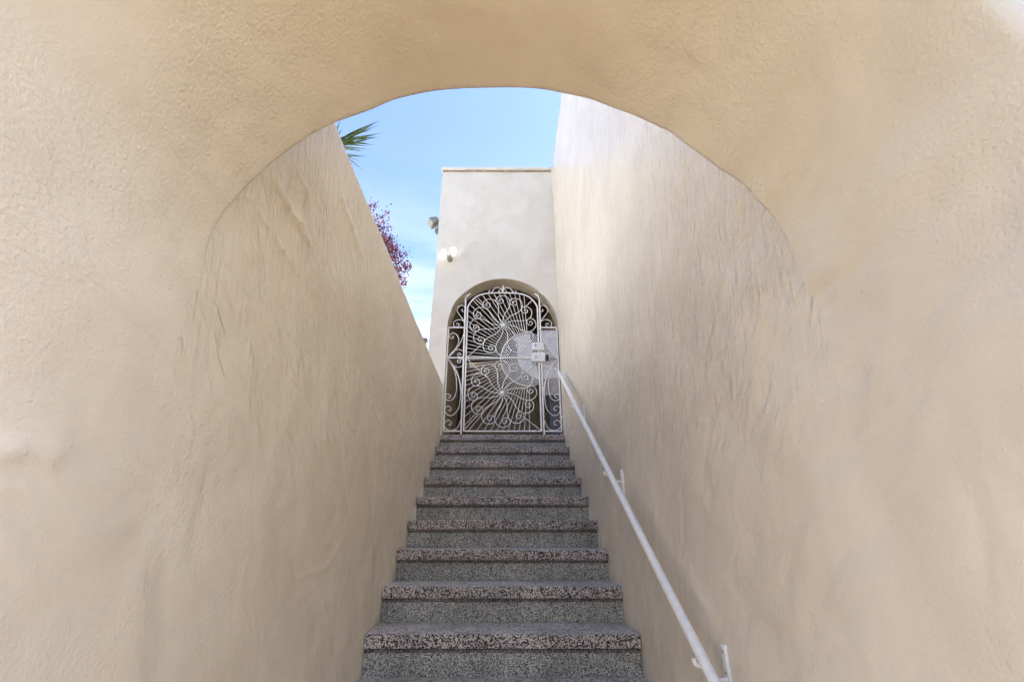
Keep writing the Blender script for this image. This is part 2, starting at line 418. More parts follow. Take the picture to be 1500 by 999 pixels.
tag(house, 'tall cream stucco house wall rising along the right of the stairs', 'house')

# ------------------------------------------------------------------ staircase
st = thing('staircase', 'straight flight of speckled terrazzo stairs climbing to the white gate', 'staircase', (0, NOSE_Y - (NSTEP - 1) * RUN, 0))
def arc(cy, cz, r, a0, a1, n=5): return [(cy + r * cos(radians(a0 + (a1 - a0) * i / n)), cz + r * sin(radians(a0 + (a1 - a0) * i / n))) for i in range(n + 1)]
for k in range(NSTEP):
    y = NOSE_Y - k * RUN; z = NOSE_Z - k * RISE
    th = .066; r = .011
    back = y + RUN + .06 if k else y + .45
    p = arc(y + r, z - r, r, 90, 180) + arc(y + .006, z - th + .006, .006, 180, 270, 3) + [(back, z - th), (back, z)]
    m = MB(); m.prism_x(p, -HW + .004, HW - .004)
    # the worn front of the slab, with its coarser chips, and the finer top
    t = m.build('tread', M_tread, st, loc=(0, y, z), angle=60)
    t.data.materials.append(M_nose)
    for f in t.data.polygons:
        if f.normal.y < -.45 and abs(f.normal.x) < .5: f.material_index = 1
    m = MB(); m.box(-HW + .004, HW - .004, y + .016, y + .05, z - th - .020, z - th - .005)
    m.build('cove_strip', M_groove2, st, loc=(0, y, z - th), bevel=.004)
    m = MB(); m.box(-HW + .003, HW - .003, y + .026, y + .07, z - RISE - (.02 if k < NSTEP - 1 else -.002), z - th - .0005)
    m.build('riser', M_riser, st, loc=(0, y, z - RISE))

# ------------------------------------------------------------------ tower with the gate arch
TB = [on_y(a, b, TOWER_Y) for a, b in ((648.5, 250), (646.5, 275), (644, 310), (640.5, 360), (636.5, 410), (632, 455), (627.5, 515), (624, 575), (621, 640))]
TOWER_TOP = on_y(728, 251.5, TOWER_Y).z
def tower_left(z):
    if z >= TB[0].z: return TB[0].x
    for p, q in zip(TB, TB[1:]):
        if q.z <= z <= p.z: return p.x + (q.x - p.x) * (p.z - z) / (p.z - q.z)
    return TB[-1].x
OPX = [(649, 632), (650.9, 545), (655, 478), (656, 470), (658, 463), (661.5, 452), (666.5, 442), (675, 432.5), (686, 424.5), (696, 418), (707, 413.2), (722, 409.2), (738, 408), (753, 409.5),
       (767, 413.2), (780, 419.5), (791, 427), (800.5, 436), (808, 446), (812.5, 454), (816, 464), (817.6, 474)]
op = [on_y(a, b, TOWER_Y) for a, b in OPX]
OXL = -.705; OXR = .716
opp = [Vector((OXL, 0, FLOOR_Z - .01)), Vector((OXL, 0, FLOOR_Z + .5))] + [Vector((max(OXL, min(OXR, p.x)), 0, p.z)) for p in op[2:]] + [Vector((OXR, 0, op[-1].z - .1)), Vector((OXR, 0, FLOOR_Z + .5)), Vector((OXR, 0, FLOOR_Z - .01))]
oc = []
for p, q in zip(opp, opp[1:]):
    n_ = max(1, round((q - p).length / .03)); oc += [p.lerp(q, i / n_) for i in range(n_)]
oc.append(opp[-1])
oc = smoothed(oc, 3)
tw = thing('entry_tower', 'plain pale stucco entrance tower with an arched doorway at the stair top', 'tower', (-.1, TOWER_Y, FLOOR_Z - .2))
m = MB()
top_i = [i for i, p in enumerate(oc) if p.z > FLOOR_Z + 1.25]
iL, iR = top_i[0], top_i[-1]
nsub = 24
def tp(x, z): q = Vector((x, TOWER_Y, z)); return q + Vector((0, -1, 0)) * relief(q) * .9
XRT = HW + .03
for i in range(len(oc) - 1):
    p, q = oc[i], oc[i + 1]
    def border(v, k):
        if k <= iL and i < iL: return Vector((tower_left(v.z), 0, v.z))
        if k >= iR and i >= iR: return Vector((XRT, 0, v.z))
        s_ = (k - iL) / (iR - iL); xl = tower_left(TOWER_TOP)
        return Vector((xl + (XRT - xl) * s_, 0, TOWER_TOP))
    bp_, bq = border(p, i), border(q, i + 1)
    if i + 1 <= iL or i >= iR:
        rows = [0, .12, .25, .38, .5, .62, .75, .88, 1]
    else: rows = [k / nsub for k in range(nsub + 1)]
    g_ = []
    for u in rows:
        A = p.lerp(bp_, u); B_ = q.lerp(bq, u)
        g_.append((tp(A.x, A.z), tp(B_.x, B_.z)))
    for (a0, b0), (a1, b1) in zip(g_, g_[1:]): m.add([a0, b0, b1, a1], [(0, 1, 2, 3)])
# corners between the side strips and the fan above
nz = 24
for k in range(nz):
    z0 = oc[iL].z + (TOWER_TOP - oc[iL].z) * k / nz; z1 = oc[iL].z + (TOWER_TOP - oc[iL].z) * (k + 1) / nz
    def fanx(z, side):
        e = oc[iL] if side < 0 else oc[iR]; xl = tower_left(TOWER_TOP) if side < 0 else XRT
        t_ = (z - e.z) / (TOWER_TOP - e.z); return e.x + (xl - e.x) * t_
    US = [0, .12, .25, .38, .5, .62, .75, .88, 1]
    for ua, ub in zip(US, US[1:]):
        def cp(u, z, side):
            f_ = fanx(z, side); e_ = tower_left(z) if side < 0 else XRT
            return tp(f_ + (e_ - f_) * u, z)
        for side in (-1, 1): m.add([cp(ua, z0, side), cp(ub, z0, side), cp(ub, z1, side), cp(ua, z1, side)], [(0, 1, 2, 3)])
# reveal of the doorway, its warmer cream standing in for bounced light
REV = .26
PY0, PY1, PYC = TOWER_Y + REV + .004, 9.7, 9.4
rv = MB(); rv.grid(lambda i, j: (tp(oc[i].x, oc[i].z) + Vector((0, j * REV / 3 + (0 if j == 0 else 0), 0))), range(len(oc)), range(4))
# the left flank and the back, seen only from the side
zt = frange(FLOOR_Z - .3, TOWER_TOP, .1)
m.grid(lambda z, u: (tp(tower_left(z), z) if u == 0 else Vector((tower_left(z), TOWER_Y + u, z))), zt, [0, 1.2, PYC - TOWER_Y])
m.add([(tower_left(TOWER_TOP), TOWER_Y, TOWER_TOP), (XRT, TOWER_Y, TOWER_TOP), (XRT, PYC, TOWER_TOP), (tower_left(TOWER_TOP), PYC, TOWER_TOP)], [(0, 1, 2, 3)])
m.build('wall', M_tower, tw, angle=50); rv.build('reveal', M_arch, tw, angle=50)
xl = tower_left(TOWER_TOP)
m = MB(); m.box(xl - .012, HW + .0, TOWER_Y - .035, PYC, TOWER_TOP + .008, TOWER_TOP + .055); m.build('coping', M_coping, tw, bevel=.006)
m = MB(); m.box(xl + .004, HW - .004, TOWER_Y - .012, TOWER_Y + .1, TOWER_TOP - .012, TOWER_TOP + .009); m.build('coping_joint', M_joint, tw)
# porch behind the doorway

m = MB()
m.box(-.79, -.722, PY0, PY1, FLOOR_Z - .1, FLOOR_Z + 2.35); m.box(.735, .80, PY0, PY1, FLOOR_Z - .1, FLOOR_Z + 2.35)
m.box(-.86, .86, PY1, PY1 + .08, FLOOR_Z - .1, FLOOR_Z + 3.2)
m.build('porch_wall', M_porch, tw, smooth=False)
m = MB(); m.box(-.86, .86, PY0, PYC, FLOOR_Z + 2.352, FLOOR_Z + 2.45); m.build('porch_ceiling', M_timber, tw, smooth=False)
m = MB(); m.box(-.86, .86, NOSE_Y + .46, PY1, FLOOR_Z - .1, FLOOR_Z - .002); m.build('porch_floor', M_slate, tw, smooth=False)
m = MB(); m.box(-.724, -.705, 7.05, 7.75, FLOOR_Z, FLOOR_Z + 2.25); m.build('side_door', M_timber, tw, bevel=.004)

# blue-grey box behind the gate
bx0 = on_y(805, 600, 5.85).x
bb = thing('storage_box', 'blue grey upright box standing behind the lower right corner of the gate', 'box', ((bx0 + .76) / 2, 5.98, FLOOR_Z))
zt_ = on_y(812, 574, 5.85).z
m = MB(); m.box(bx0, .76, 5.85, 6.1, FLOOR_Z, zt_ - .03); m.build('body', M_blue, bb, bevel=.012)
m = MB(); m.box(bx0 - .012, .772, 5.838, 6.112, zt_ - .028, zt_); m.build('lid', M_blue, bb, bevel=.008)

# ------------------------------------------------------------------ the gate
gate = thing('iron_gate', 'white wrought iron gate of scrolls and sunburst rays in the arched doorway', 'gate', (0, GATE_Y, FLOOR_Z))
def g1(x, y): return on_y(630 + x / 7.133, 400 + y / 7.133, GATE_Y)
def g2(x, y): return on_y(630 + x / 7.133, 510 + y / 7.133, GATE_Y)
def g3(x, y): return on_y(640 + x / 5.876, 470 + y / 5.876, GATE_Y)
X0 = g2(757, 600).x
def mir(p): return Vector((2 * X0 - p.x, p.y, p.z))
RB, RS = .0080, .0047
ZB = max(FLOOR_Z + .02, g2(757, 866).z)      # bottom rail
ZM = g1(760, 886).z                          # middle rail
DL = (g1(392, 400).x + g2(352, 800).x) / 2   # door stile
DR = 2 * X0 - DL
PL = DL - .030                               # post beside it
PR = 2 * X0 - PL
SL = (g3(105, 60).x + g3(52, 945).x) / 2     # outer post of the side panel
SR = 2 * X0 - SL
ZS = g1(280, 570).z                          # top rail of the side panels
V = Vector
def P3(x, z, dy=0): return V((x, GATE_Y + dy, z))
def bar(mb, a_, b_, r=RB, n=4): mb.tube([a_, b_], r * (1.3 if n == 4 else 1), n)
def curl(pts, n=6): return spline(pts, n)
# side panels
def flipx(pts, side): return [mir(p) if side > 0 else p for p in pts]
LEFTCURVES = [
    [g3(95, 318), g3(165, 230), g3(188, 165), g3(170, 120), g3(135, 105), g3(110, 128), g3(117, 150), g3(138, 152), g3(141, 134), g3(128, 138)],
    [g3(248, 60), g3(215, 160), g3(165, 245), g3(95, 320)],
    [g3(95, 318), g3(130, 270), g3(180, 246), g3(225, 260), g3(236, 292), g3(212, 313), g3(183, 305), g3(180, 284), g3(197, 278), g3(206, 292), g3(195, 298)],
    [g3(95, 325), g3(130, 375), g3(175, 398), g3(222, 385), g3(235, 350), g3(210, 332), g3(180, 338), g3(178, 356), g3(194, 362), g3(204, 348), g3(193, 342)],
    [g3(93, 330), g3(140, 400), g3(164, 480), g3(168, 590), g3(145, 665), g3(105, 687), g3(75, 665), g3(76, 640), g3(97, 628), g3(117, 643), g3(110, 662), g3(95, 655)],
    [g3(94, 330), g3(150, 405), g3(190, 500), g3(203, 620), g3(190, 740), g3(150, 800), g3(110, 815), g3(76, 790), g3(70, 755), g3(95, 732), g3(122, 750), g3(115, 772), g3(98, 766)],
    [g3(97, 325), g3(163, 420), g3(203, 540), g3(216, 680), g3(214, 780)],
    [g3(202, 858), g3(175, 920), g3(120, 944), g3(75, 925), g3(62, 885), g3(95, 855), g3(122, 875), g3(115, 897), g3(98, 890)],
    [g1(368, 515), g1(310, 440), g1(283, 395), g1(300, 350), g1(340, 338), g1(368, 365), g1(365, 395), g1(345, 405), g1(332, 388), g1(345, 378)],
    [g1(372, 560), g1(350, 503), g1(300, 487), g1(252, 510), g1(245, 545), g1(265, 565), g1(295, 558), g1(303, 538), g1(285, 525), g1(275, 540)],
]
for side in (-1, 1):
    m = MB()
    def S(p): return mir(p) if side > 0 else p
    for a_, b_ in ((P3(SL, ZB), P3(SL, ZS)), (P3(SL, ZS), P3(PL, ZS)), (P3(SL, ZM), P3(PL, ZM)), (P3(SL, ZB), P3(PL, ZB))): bar(m, S(a_), S(b_))
    ctop = [P3(PL, FLOOR_Z), P3(PL, g1(390, 290).z), g1(388, 260), g1(393, 238), g1(408, 226), g1(424, 218)]
    ctop[2].x = PL; m.tube(flipx(spline(ctop, 5), side), RB * 1.35, 6)
    panel = m.build('side_panel', M_white, gate, angle=50)
    for c in LEFTCURVES:
        mm = MB(); mm.tube(flipx([V((p.x, GATE_Y, p.z)) for p in curl(c, 7)], side), RS, 6); mm.build('scroll', M_white, panel)
    for yy in (285, 720):
        z = g2(150, yy).z; mm = MB()
        xa, xb = (SL, OXL - .01) if side < 0 else (SR, HW + .004)
        mm.box(min(xa, xb), max(xa, xb), GATE_Y - .008, GATE_Y + .008, z - .010, z + .010); mm.build('wall_tie', M_white, panel, bevel=.003)
# door leaf
arch_pts = [P3(DL, g1(395, 380).z), g1(398, 350), g1(420, 310), g1(455, 270), g1(500, 240), g1(560, 220), g1(640, 210), g1(762, 207)]
z_sh = arch_pts[0].z
arch_pts[1].x = DL + .004
topL = spline(arch_pts, 6)
topc = topL + [mir(p) for p in topL[::-1]][1:]
leaf = MB()
leaf.tube([P3(DL, ZB)] + topc + [P3(DR, ZB)], RB * 1.25, 6)
bar(leaf, P3(DL, ZB), P3(DR, ZB)); bar(leaf, P3(DL, ZM), P3(DR, ZM))
door = leaf.build('door_leaf', M_white, gate, angle=50)
def door_top(x):
    if x < DL or x > DR: return None
    for p, q in zip(topc, topc[1:]):
        if p.x <= x <= q.x and q.x > p.x: return p.z + (q.z - p.z) * (x - p.x) / (q.x - p.x)
    return z_sh
# sun disc and rays
SUN = g1(1035, 893); RSUN = (g1(1035, 893) - g1(738, 893)).length
def inside(p): 
    if not (DL < p.x < DR) or p.z < ZB: return False
    return p.z < door_top(p.x)
rays = MB()
for k in range(47):
    ang = radians(93 + k * 176 / 46.0)
    d = V((cos(ang), 0, sin(ang)))
    a_ = SUN + d * RSUN; b_ = a_.copy()
    while inside(b_): b_ = b_ + d * .004
    if (b_ - a_).length > .03: rays.tube([a_ + V((0, .008, 0)), b_ + V((0, .008, 0))], .0036, 5)
rays.build('sunburst_rays', M_white, door)
ring = MB()
rp = [SUN + V((cos(t), .006 / RSUN, sin(t))) * RSUN for t in [radians(84 + i * 3) for i in range(66)]]
rp = [p for p in rp if p.x < DR - .004]
ring.tube(rp, .0062, 6); ring.build('sun_rim', M_white, door)
# twelve-armed scroll flowers
def petal(c, ang, R, last=1):
    u = V((cos(ang), 0, sin(ang))); w_ = V((sin(ang), 0, -cos(ang)))
    loc = [(0, 0), (.22, .015), (.45, .09), (.66, .235), (.86, .305), (1.07, .26), (1.20, .09), (1.17, -.11), (1.03, -.215), (.90, -.15), (.885, -.03), (.97, .06), (1.06, .03), (1.07, -.06), (1.0, -.09), (.975, -.03)]
    return [V((q.x, GATE_Y - .006, q.z)) for q in spline([c + u * (a_ * R) + w_ * (b_ * R) for a_, b_ in loc], 6)]
for (c, R, ph) in ((g1(762, 545), (g1(762, 545) - g1(762, 283)).length, 0), (g2(755, 470), (g2(755, 470) - g2(755, 180)).length, 0)):
    for k in range(12):
        pts = petal(c, radians(93 + 30 * k), R * .97)
        pts = [V((max(DL + .004, min(DR - .004, p.x)), p.y, max(ZB + .004, p.z))) for p in pts]
        mm = MB(); mm.tube(pts, RS, 6); mm.build('scroll', M_white, door)
    mm = MB(); mm.ball(c + V((0, -.008, 0)), .022, 12, 8, (1, .6, 1)); mm.build('boss', M_white, door)
for a_, b_ in ((g1(382, 884), g1(550, 738)), (g2(380, 108), g2(530, 245)), (g2(970, 710), g2(1160, 860)), (g2(495, 700), g2(345, 862)), (g1(1065, 285), g1(980, 370)), (g2(1000, 250), g2(1125, 130)), (g1(470, 272), g1(560, 350)), (g1(985, 765), g1(1090, 850))):
    mm = MB(); mm.tube([a_, b_], RS * .9, 6); mm.build('brace', M_white, door)
# cresting
fin = MB()
for sd in (-1, 1):
    c = [g1(762, 185), g1(735, 160), g1(690, 155), g1(655, 185), g1(640, 208), g1(618, 203), g1(616, 188), g1(630, 184)]
    fin.tube(flipx(curl(c), sd), RS, 6)
    c = [g1(760, 205), g1(745, 172), g1(722, 178), g1(720, 198), g1(735, 200)]
    fin.tube(flipx(curl(c), sd), RS * .8, 6)
t0 = g1(762, 207); fin.tube([t0, g1(762, 165), g1(762, 150), g1(762, 140), g1(762, 128)], [.006, .007, .011, .008, .002], 8)
fin.build('finial', M_white, door)
# expanded metal and the plates that keep a hand from the lock
def in_mesh(p, door_side):
    if door_side: return (p - SUN).xz.length < RSUN and DL < p.x < DR
    return PR < p.x < SR and g2(1200, 492).z < p.z < g1(1250, 583).z
def lattice(test, x0, x1, z0, z1, step=.028, r=.0040, yoff=.016):
    mb = MB(); sx, sz = step, step * 1.55
    for sgn in (-1, 1):
        n_ = int(((x1 - x0) / sx) + ((z1 - z0) / sz)) + 4
        for k in range(-n_, n_):
            run_ = None; ts = 160; L_ = max(x1 - x0, z1 - z0) * 1.3
            prevp = None
            for i in range(ts + 1):
                t_ = i / ts
                z = z0 + (z1 - z0) * t_; x = x0 + k * sx + sgn * (z - z0) * sx / sz
                p = P3(x, z, yoff); ok = x0 <= x <= x1 and test(p)
                if ok and run_ is None: run_ = p
                if (not ok or i == ts) and run_ is not None:
                    if prevp is not None and (prevp - run_).length > .004: mb.tube([run_, prevp], r, 4)
                    run_ = None
                prevp = p
    return mb
z0m = SUN.z - RSUN; z1m = SUN.z + RSUN
lattice(lambda p: in_mesh(p, True), SUN.x - RSUN, DR, z0m, z1m).build('mesh_guard', M_plate, door)
zr0, zr1 = g2(1200, 492).z, g1(1250, 583).z
lattice(lambda p: in_mesh(p, False), PR, SR, zr0, zr1).build('mesh_guard', M_plate, panel)
def plate(pts, y0, y1, name, par, mat=M_plate):
    mb = MB(); mb.prism_y([(p.x, p.z) for p in pts], GATE_Y + y0, GATE_Y + y1); return mb.build(name, mat, par, smooth=False)
pl = []
for t_ in range(88, 132, 4):
    p = SUN + V((cos(radians(t_)), 0, sin(radians(t_)))) * (RSUN - .012)
    pl.append(V((min(p.x, DR - .002), 0, p.z)))
pl += [g1(915, 720), g1(912, 900), g2(915, 140), g2(1000, 235), g2(1112, 315), V((DR - .002, 0, g2(1120, 318).z))]
plate(pl, .022, .026, 'lock_plate', door)
plate([P3(PR + .012, g1(1250, 600).z), P3(SR - .006, g1(1250, 600).z), P3(SR - .006, g2(1300, 300).z), P3(PR + .012, g2(1200, 318).z)], .022, .026, 'lock_plate', panel)
for (xa, ya, xb, yb, kx, ky) in ((1066, 738, 1186, 812, 1100, 772), (1062, 842, 1198, 932, 1102, 890)):
    A, B_ = g1(xa, ya), g1(xb, yb)
    mb = MB(); mb.box(A.x, B_.x, GATE_Y - .045, GATE_Y + .014, B_.z, A.z); lb = mb.build('lock_box', M_plate, door, bevel=.004)
    kc = g1(kx, ky); mb = MB(); mb.tube([V((kc.x, GATE_Y - .045, kc.z)), V((kc.x, GATE_Y - .058, kc.z)), V((kc.x, GATE_Y - .064, kc.z)), V((kc.x, GATE_Y - .078, kc.z)), V((kc.x, GATE_Y - .082, kc.z))], [.011, .011, .016, .018, .008], 14); mb.build('knob', M_steel, lb)
kc = g1(1222, 878); mb = MB()
mb.tube([V((kc.x, GATE_Y - .05, kc.z)), V((kc.x, GATE_Y + .012, kc.z))], [.017, .017], 14); mb.box(kc.x - .012, kc.x + .016, GATE_Y - .03, GATE_Y + .012, kc.z - .045, kc.z + .02)
lk = mb.build('lock_cylinder', M_darkmetal, panel, angle=30)
mb = MB(); ka, kb = g1(1250, 888), g1(1322, 898); mb.tube([V((ka.x, GATE_Y - .03, ka.z)), V((kb.x - .01, GATE_Y - .03, kb.z)), V((kb.x, GATE_Y - .012, kb.z))], .006, 8); mb.build('latch_bar', M_steel, panel)

# ------------------------------------------------------------------ handrail
RX = .645
ra, rb = on_x(818.5, 545, RX), on_x(1047, 999, RX)
d = (rb - ra).normalized(); low = rb + d * .75
hr = thing('handrail', 'white painted pipe handrail sloping up along the right wall', 'handrail', (RX, low.y, low.z))
m = MB(); R_ = .0178
m.tube([ra - d * .004, ra, ra + d * .006] + [ra.lerp(low, t_ / 12) for t_ in range(1, 13)], [R_ * .8, R_ * .97, R_] + [R_] * 12, 20)
m.build('rail', M_rail, hr, angle=60)
def rail_at(px):      # point of the rail at that picture column
    best = min((ra.lerp(low, i / 4000) for i in range(4001)), key=lambda p: abs(CX + F * p.x / (p.y * cos(PITCH) + (p.z - EYE) * sin(PITCH)) - px))
    return best
for (tx, ty, bx_, by_) in ((825, 544, 826.5, 558), (855, 592, 856, 615), (909.5, 688, 915, 727), (1060, 944, 1078, 1010)):
    top, bot = on_x(tx, ty, HW - .006), on_x(bx_, by_, HW - .006)
    yc = (top.y + bot.y) / 2
    # vertical flat bar screwed to the wall, and an arm that passes under the rail and up its far side
    hgt = .155; zt_ = top.z; yb_ = top.y
    # the rail's height at this distance along the wall
    t_ = (yb_ - ra.y) / (low.y - ra.y); rp_ = ra.lerp(low, t_)
    m = MB(); m.box(HW - .012, HW + .004, yb_ - .013, yb_ + .013, min(bot.z, rp_.z - .075), zt_); br = m.build('bracket', M_rail, hr, bevel=.002)
    m = MB()
    arm = spline([V((HW - .008, yb_, rp_.z - .062)), V((RX + .03, yb_, rp_.z - .060)), V((RX, yb_, rp_.z - R_ - .013)), V((RX - .022, yb_, rp_.z - R_ - .004)), V((RX - .027, yb_, rp_.z - .006))], 5)
    m.tube(arm, .0065, 8); m.build('arm', M_rail, br)
    for zz in (zt_ - .018, rp_.z - .045):
        m = MB(); m.ball((HW - .013, yb_, zz), .005, 8, 6, (.5, 1, 1)); m.build('screw', M_steel, br)

# ------------------------------------------------------------------ lamps on the tower
fy = TOWER_Y - .005
c = on_y(659, 380, fy)
fl = thing('security_light', 'twin white security lamp lit on the face of the tower above the arch', 'light', c)
m = MB(); m.tube([c + V((0, .012, 0)), c + V((0, -.02, 0)), c + V((0, -.03, 0))], [.040, .040, .030], 16); m.build('base_plate', M_lampgrey, fl)
m = MB(); m.tube([c + V((0, -.03, 0)), c + V((0, -.06, -.02))], .012, 8); m.ball(c + V((0, -.08, -.028)), .036, 14, 10, (1, 1, .9)); m.build('motion_sensor', M_lampgrey, fl)
for px, py, hh in ((650.3, 372, .062), (664.3, 368.5, .062)):
    q = on_y(px, py, fy - .10)
    m = MB(); m.tube([c + V((0, -.028, 0)), c.lerp(q, .55) + V((0, -.035, 0)), q + V((0, .02, -.01))], .009, 8); arm = m.build('arm', M_lampgrey, fl)
    m = MB(); a_ = q + V((-.006 if px < 655 else -.004, .01, hh)); b_ = q + V((.004, -.005, -hh * .9))
    m.tube([a_, a_.lerp(b_, .06), a_.lerp(b_, .5), a_.lerp(b_, .92), b_], [.020, .032, .034, .032, .022], 14)
    m.build('bulb', M_bulb, fl)
sx = tower_left(on_y(640, 335, TOWER_Y + .12).z)
c = V((sx, TOWER_Y + .12, on_y(640, 332, TOWER_Y + .12).z))
f2 = thing('floodlight', 'small grey floodlight mounted on the left corner of the tower', 'light', c)
m = MB(); m.tube([c + V((.004, 0, 0)), c + V((-.022, 0, 0))], .042, 14); m.build('base_plate', M_lampgrey, f2)
m = MB(); m.tube([c + V((-.02, 0, 0)), c + V((-.045, -.005, .01)), c + V((-.06, -.01, .03))], .012, 8); m.build('swivel_arm', M_lamphead, f2)
hq = c + V((-.085, -.01, .06)); m = MB()
rot = Matrix.Rotation(radians(-38), 3, 'Y') @ Matrix.Rotation(radians(25), 3, 'Z')
m.prism_y([(-.052, -.040), (.030, -.030), (.042, -.012), (.042, .020), (.030, .034), (-.052, .044)], -.05, .05)
m.v = [hq + rot @ (p * 1.35) for p in m.v]; hd = m.build('lamp_head', M_lamphead, f2, smooth=False, bevel=.004)
m = MB(); m.prism_y([(-.0545, -.034), (-.0525, -.034), (-.0525, .038), (-.0545, .038)], -.043, .043); m.v = [hq + rot @ (p * 1.35) for p in m.v]; m.build('lens', M_lampglass, hd, smooth=False)
m = MB(); m.tube([c + V((-.02, 0, -.02)), c + V((-.035, -.004, -.055))], .010, 8); m.ball(c + V((-.040, -.006, -.085)), .042, 12, 8, (.8, 1, 1.1)); m.build('motion_sensor', M_lampglass, f2)

# ------------------------------------------------------------------ plants beyond the left wall
def blade(mb, p0, dirv, L, wd, sag, roll):
    d = dirv.normalized(); side = d.cross(V((0, 0, 1)))
    side = side.normalized() if side.length > .05 else V((1, 0, 0))
    side = Matrix.Rotation(roll, 3, d) @ side; up = side.cross(d)
    n_ = 7; rows = []
    for i in range(n_ + 1):
        t_ = i / n_; p = p0 + d * L * t_ + V((0, 0, -sag * L * t_ * t_))
        ww = wd * (.55 + .9 * t_) if t_ < .35 else wd * (.865 + .135 * cos((t_ - .35) / .65 * pi)) * max(0, 1 - ((t_ - .35) / .65) ** 1.6)
        rows.append((p - side * ww + up * ww * .35, p, p + side * ww + up * ww * .35))
    vs = [q for r in rows for q in r]; f = []
    for i in range(n_):
        for k in range(2): f.append((i * 3 + k, i * 3 + k + 1, (i + 1) * 3 + k + 1, (i + 1) * 3 + k))
    mb.add(vs, f)
YY = 3.5
yc = on_y(486, 212, YY)
yt = thing('yucca_tree', 'green spiky yucca with sword leaves behind the left stair wall', 'tree', (yc.x - .25, YY, FLOOR_Z - .05))
m = MB(); tp_ = [V((yc.x - .25, YY, FLOOR_Z - .1)), V((yc.x - .27, YY + .03, FLOOR_Z + .9)), V((yc.x - .16, YY, FLOOR_Z + 1.9)), yc + V((0, 0, -.05))]
sp_ = spline(tp_, 8); m.tube(sp_, [.13 - .05 * i / len(sp_) for i in range(len(sp_))], 12); m.build('trunk', M_bark, yt)
m = MB()
targets = [(560, 174.5), (558, 182), (562, 194.5), (556, 201), (547, 190), (553, 201), (541, 208), (539, 215), (537, 229.5), (538, 207), (541, 263), (538, 256), (530, 222), (545, 186), (552, 178), (535, 198), (528, 212), (549, 196), (543, 204), (532, 240), (536, 222), (540, 228), (528, 232), (534, 250), (548, 213), (544, 220), (526, 246)]
for tx, ty in targets:
    q = on_y(tx, ty, YY + random.uniform(-.12, .1)); base = yc + V((.02, 0, random.uniform(-.06, .06)))
    if ty > 225: base = base + V((0, 0, -.10))
    dd = q - base; blade(m, base, dd + V((0, 0, .05 * dd.length)), dd.length, random.uniform(.011, .015), .05, random.uniform(-.6, .6))
for k in range(95):
    az = random.uniform(0, 2 * pi); el = random.uniform(-.7, 1.4)
    dd = V((cos(az) * cos(el), sin(az) * cos(el), sin(el)))
    if dd.x > .1: dd.x = -abs(dd.x)
    blade(m, yc + V((0, 0, random.uniform(-.12, .06))), dd, random.uniform(.36, .52), random.uniform(.012, .018), .08, random.uniform(-.5, .5))
m.build('leaves', M_leaf, yt, smooth='keep', merge=0)

TY = 4.0
def tq(px, py, dy=0): return on_y(px, py, TY + dy)
tb = V((tq(520, 380).x - .5, TY + .3, FLOOR_Z - .05))
tr = thing('plum_tree', 'purple red leaved plum tree hanging over the left stair wall', 'tree', tb)
tm = MB(); lv = MB()
root = spline([tb, tb + V((.05, 0, .6)), tb + V((.0, -.05, 1.1)), V((tq(535, 360).x, TY, tq(535, 360).z))], 6)
tm.tube(root, [.06 - .04 * i / len(root) for i in range(len(root))], 8)
def leaf(p, s):
    n = V((random.uniform(-1, 1), random.uniform(-1, .4), random.uniform(-.4, 1))).normalized(); a_ = n.orthogonal().normalized()
    a_ = Matrix.Rotation(random.uniform(0, 6.28), 3, n) @ a_; b_ = n.cross(a_)
    lv.add([p, p + a_ * s * .5 + b_ * s * .32, p + a_ * s + n * s * .1, p + a_ * s * .5 - b_ * s * .32], [(0, 1, 2, 3)])
SPRAYS = [  # drooping twigs, root to tip, with leaf density
    ([(535, 318), (548, 330), (560, 338), (575, 352)], 1.0), ([(535, 310), (545, 304), (551, 303)], .5), ([(540, 325), (556, 318), (570, 313)], 1.0),
    ([(545, 335), (560, 345), (572, 357), (577, 361)], 1.0), ([(540, 318), (556, 330), (568, 330)], 1.2), ([(540, 330), (552, 345), (560, 358)], .8),
    ([(545, 345), (562, 352), (575, 362), (584, 368)], 1.2), ([(550, 350), (568, 362), (582, 375), (596, 370)], 1.1), ([(555, 365), (575, 378), (590, 386), (598, 393)], .9),
    ([(560, 370), (578, 385), (586, 400), (592, 416)], .7), ([(555, 360), (572, 370), (588, 374)], 1.2), ([(560, 375), (578, 392), (590, 398), (598, 388)], .7),
    ([(550, 355), (566, 350), (577, 352)], .8), ([(560, 380), (580, 398), (588, 410), (591, 414)], .6), ([(520, 300), (535, 300), (544, 308)], .8)]
for pts, den in SPRAYS:
    for rep in range(1):
        dy = random.uniform(-.12, .12); P = [tq(a_ + random.uniform(-3, 1), b_ + random.uniform(-3, 3), dy) for a_, b_ in pts]
        s_ = spline(P, 8); tm.tube([root[-1 - random.randint(0, 4)]] + s_, [.012] + [.0055 - .004 * i / len(s_) for i in range(len(s_))], 5)
        for p in s_:
            for k in range(int(6 * den) + 1):
                leaf(p + V((random.gauss(0, .024), random.gauss(0, .03), random.gauss(0, .024))), random.uniform(.018, .034))
for k in range(9):   # the hidden body of the crown
    cc = V((tq(500, 350).x + random.uniform(-.8, -.25), TY + random.uniform(-.1, .8), tq(500, 350).z + random.uniform(-.5, .25)))
    tm.tube([root[-4], root[-4].lerp(cc, .5) + V((0, 0, .06)), cc], [.02, .012, .004], 5)
    for j in range(170): leaf(cc + V((random.gauss(0, .14), random.gauss(0, .14), random.gauss(0, .12))), random.uniform(.018, .034))
tm.build('trunk', M_twig, tr); lv.build('crown', M_red, tr, smooth='keep', merge=0)

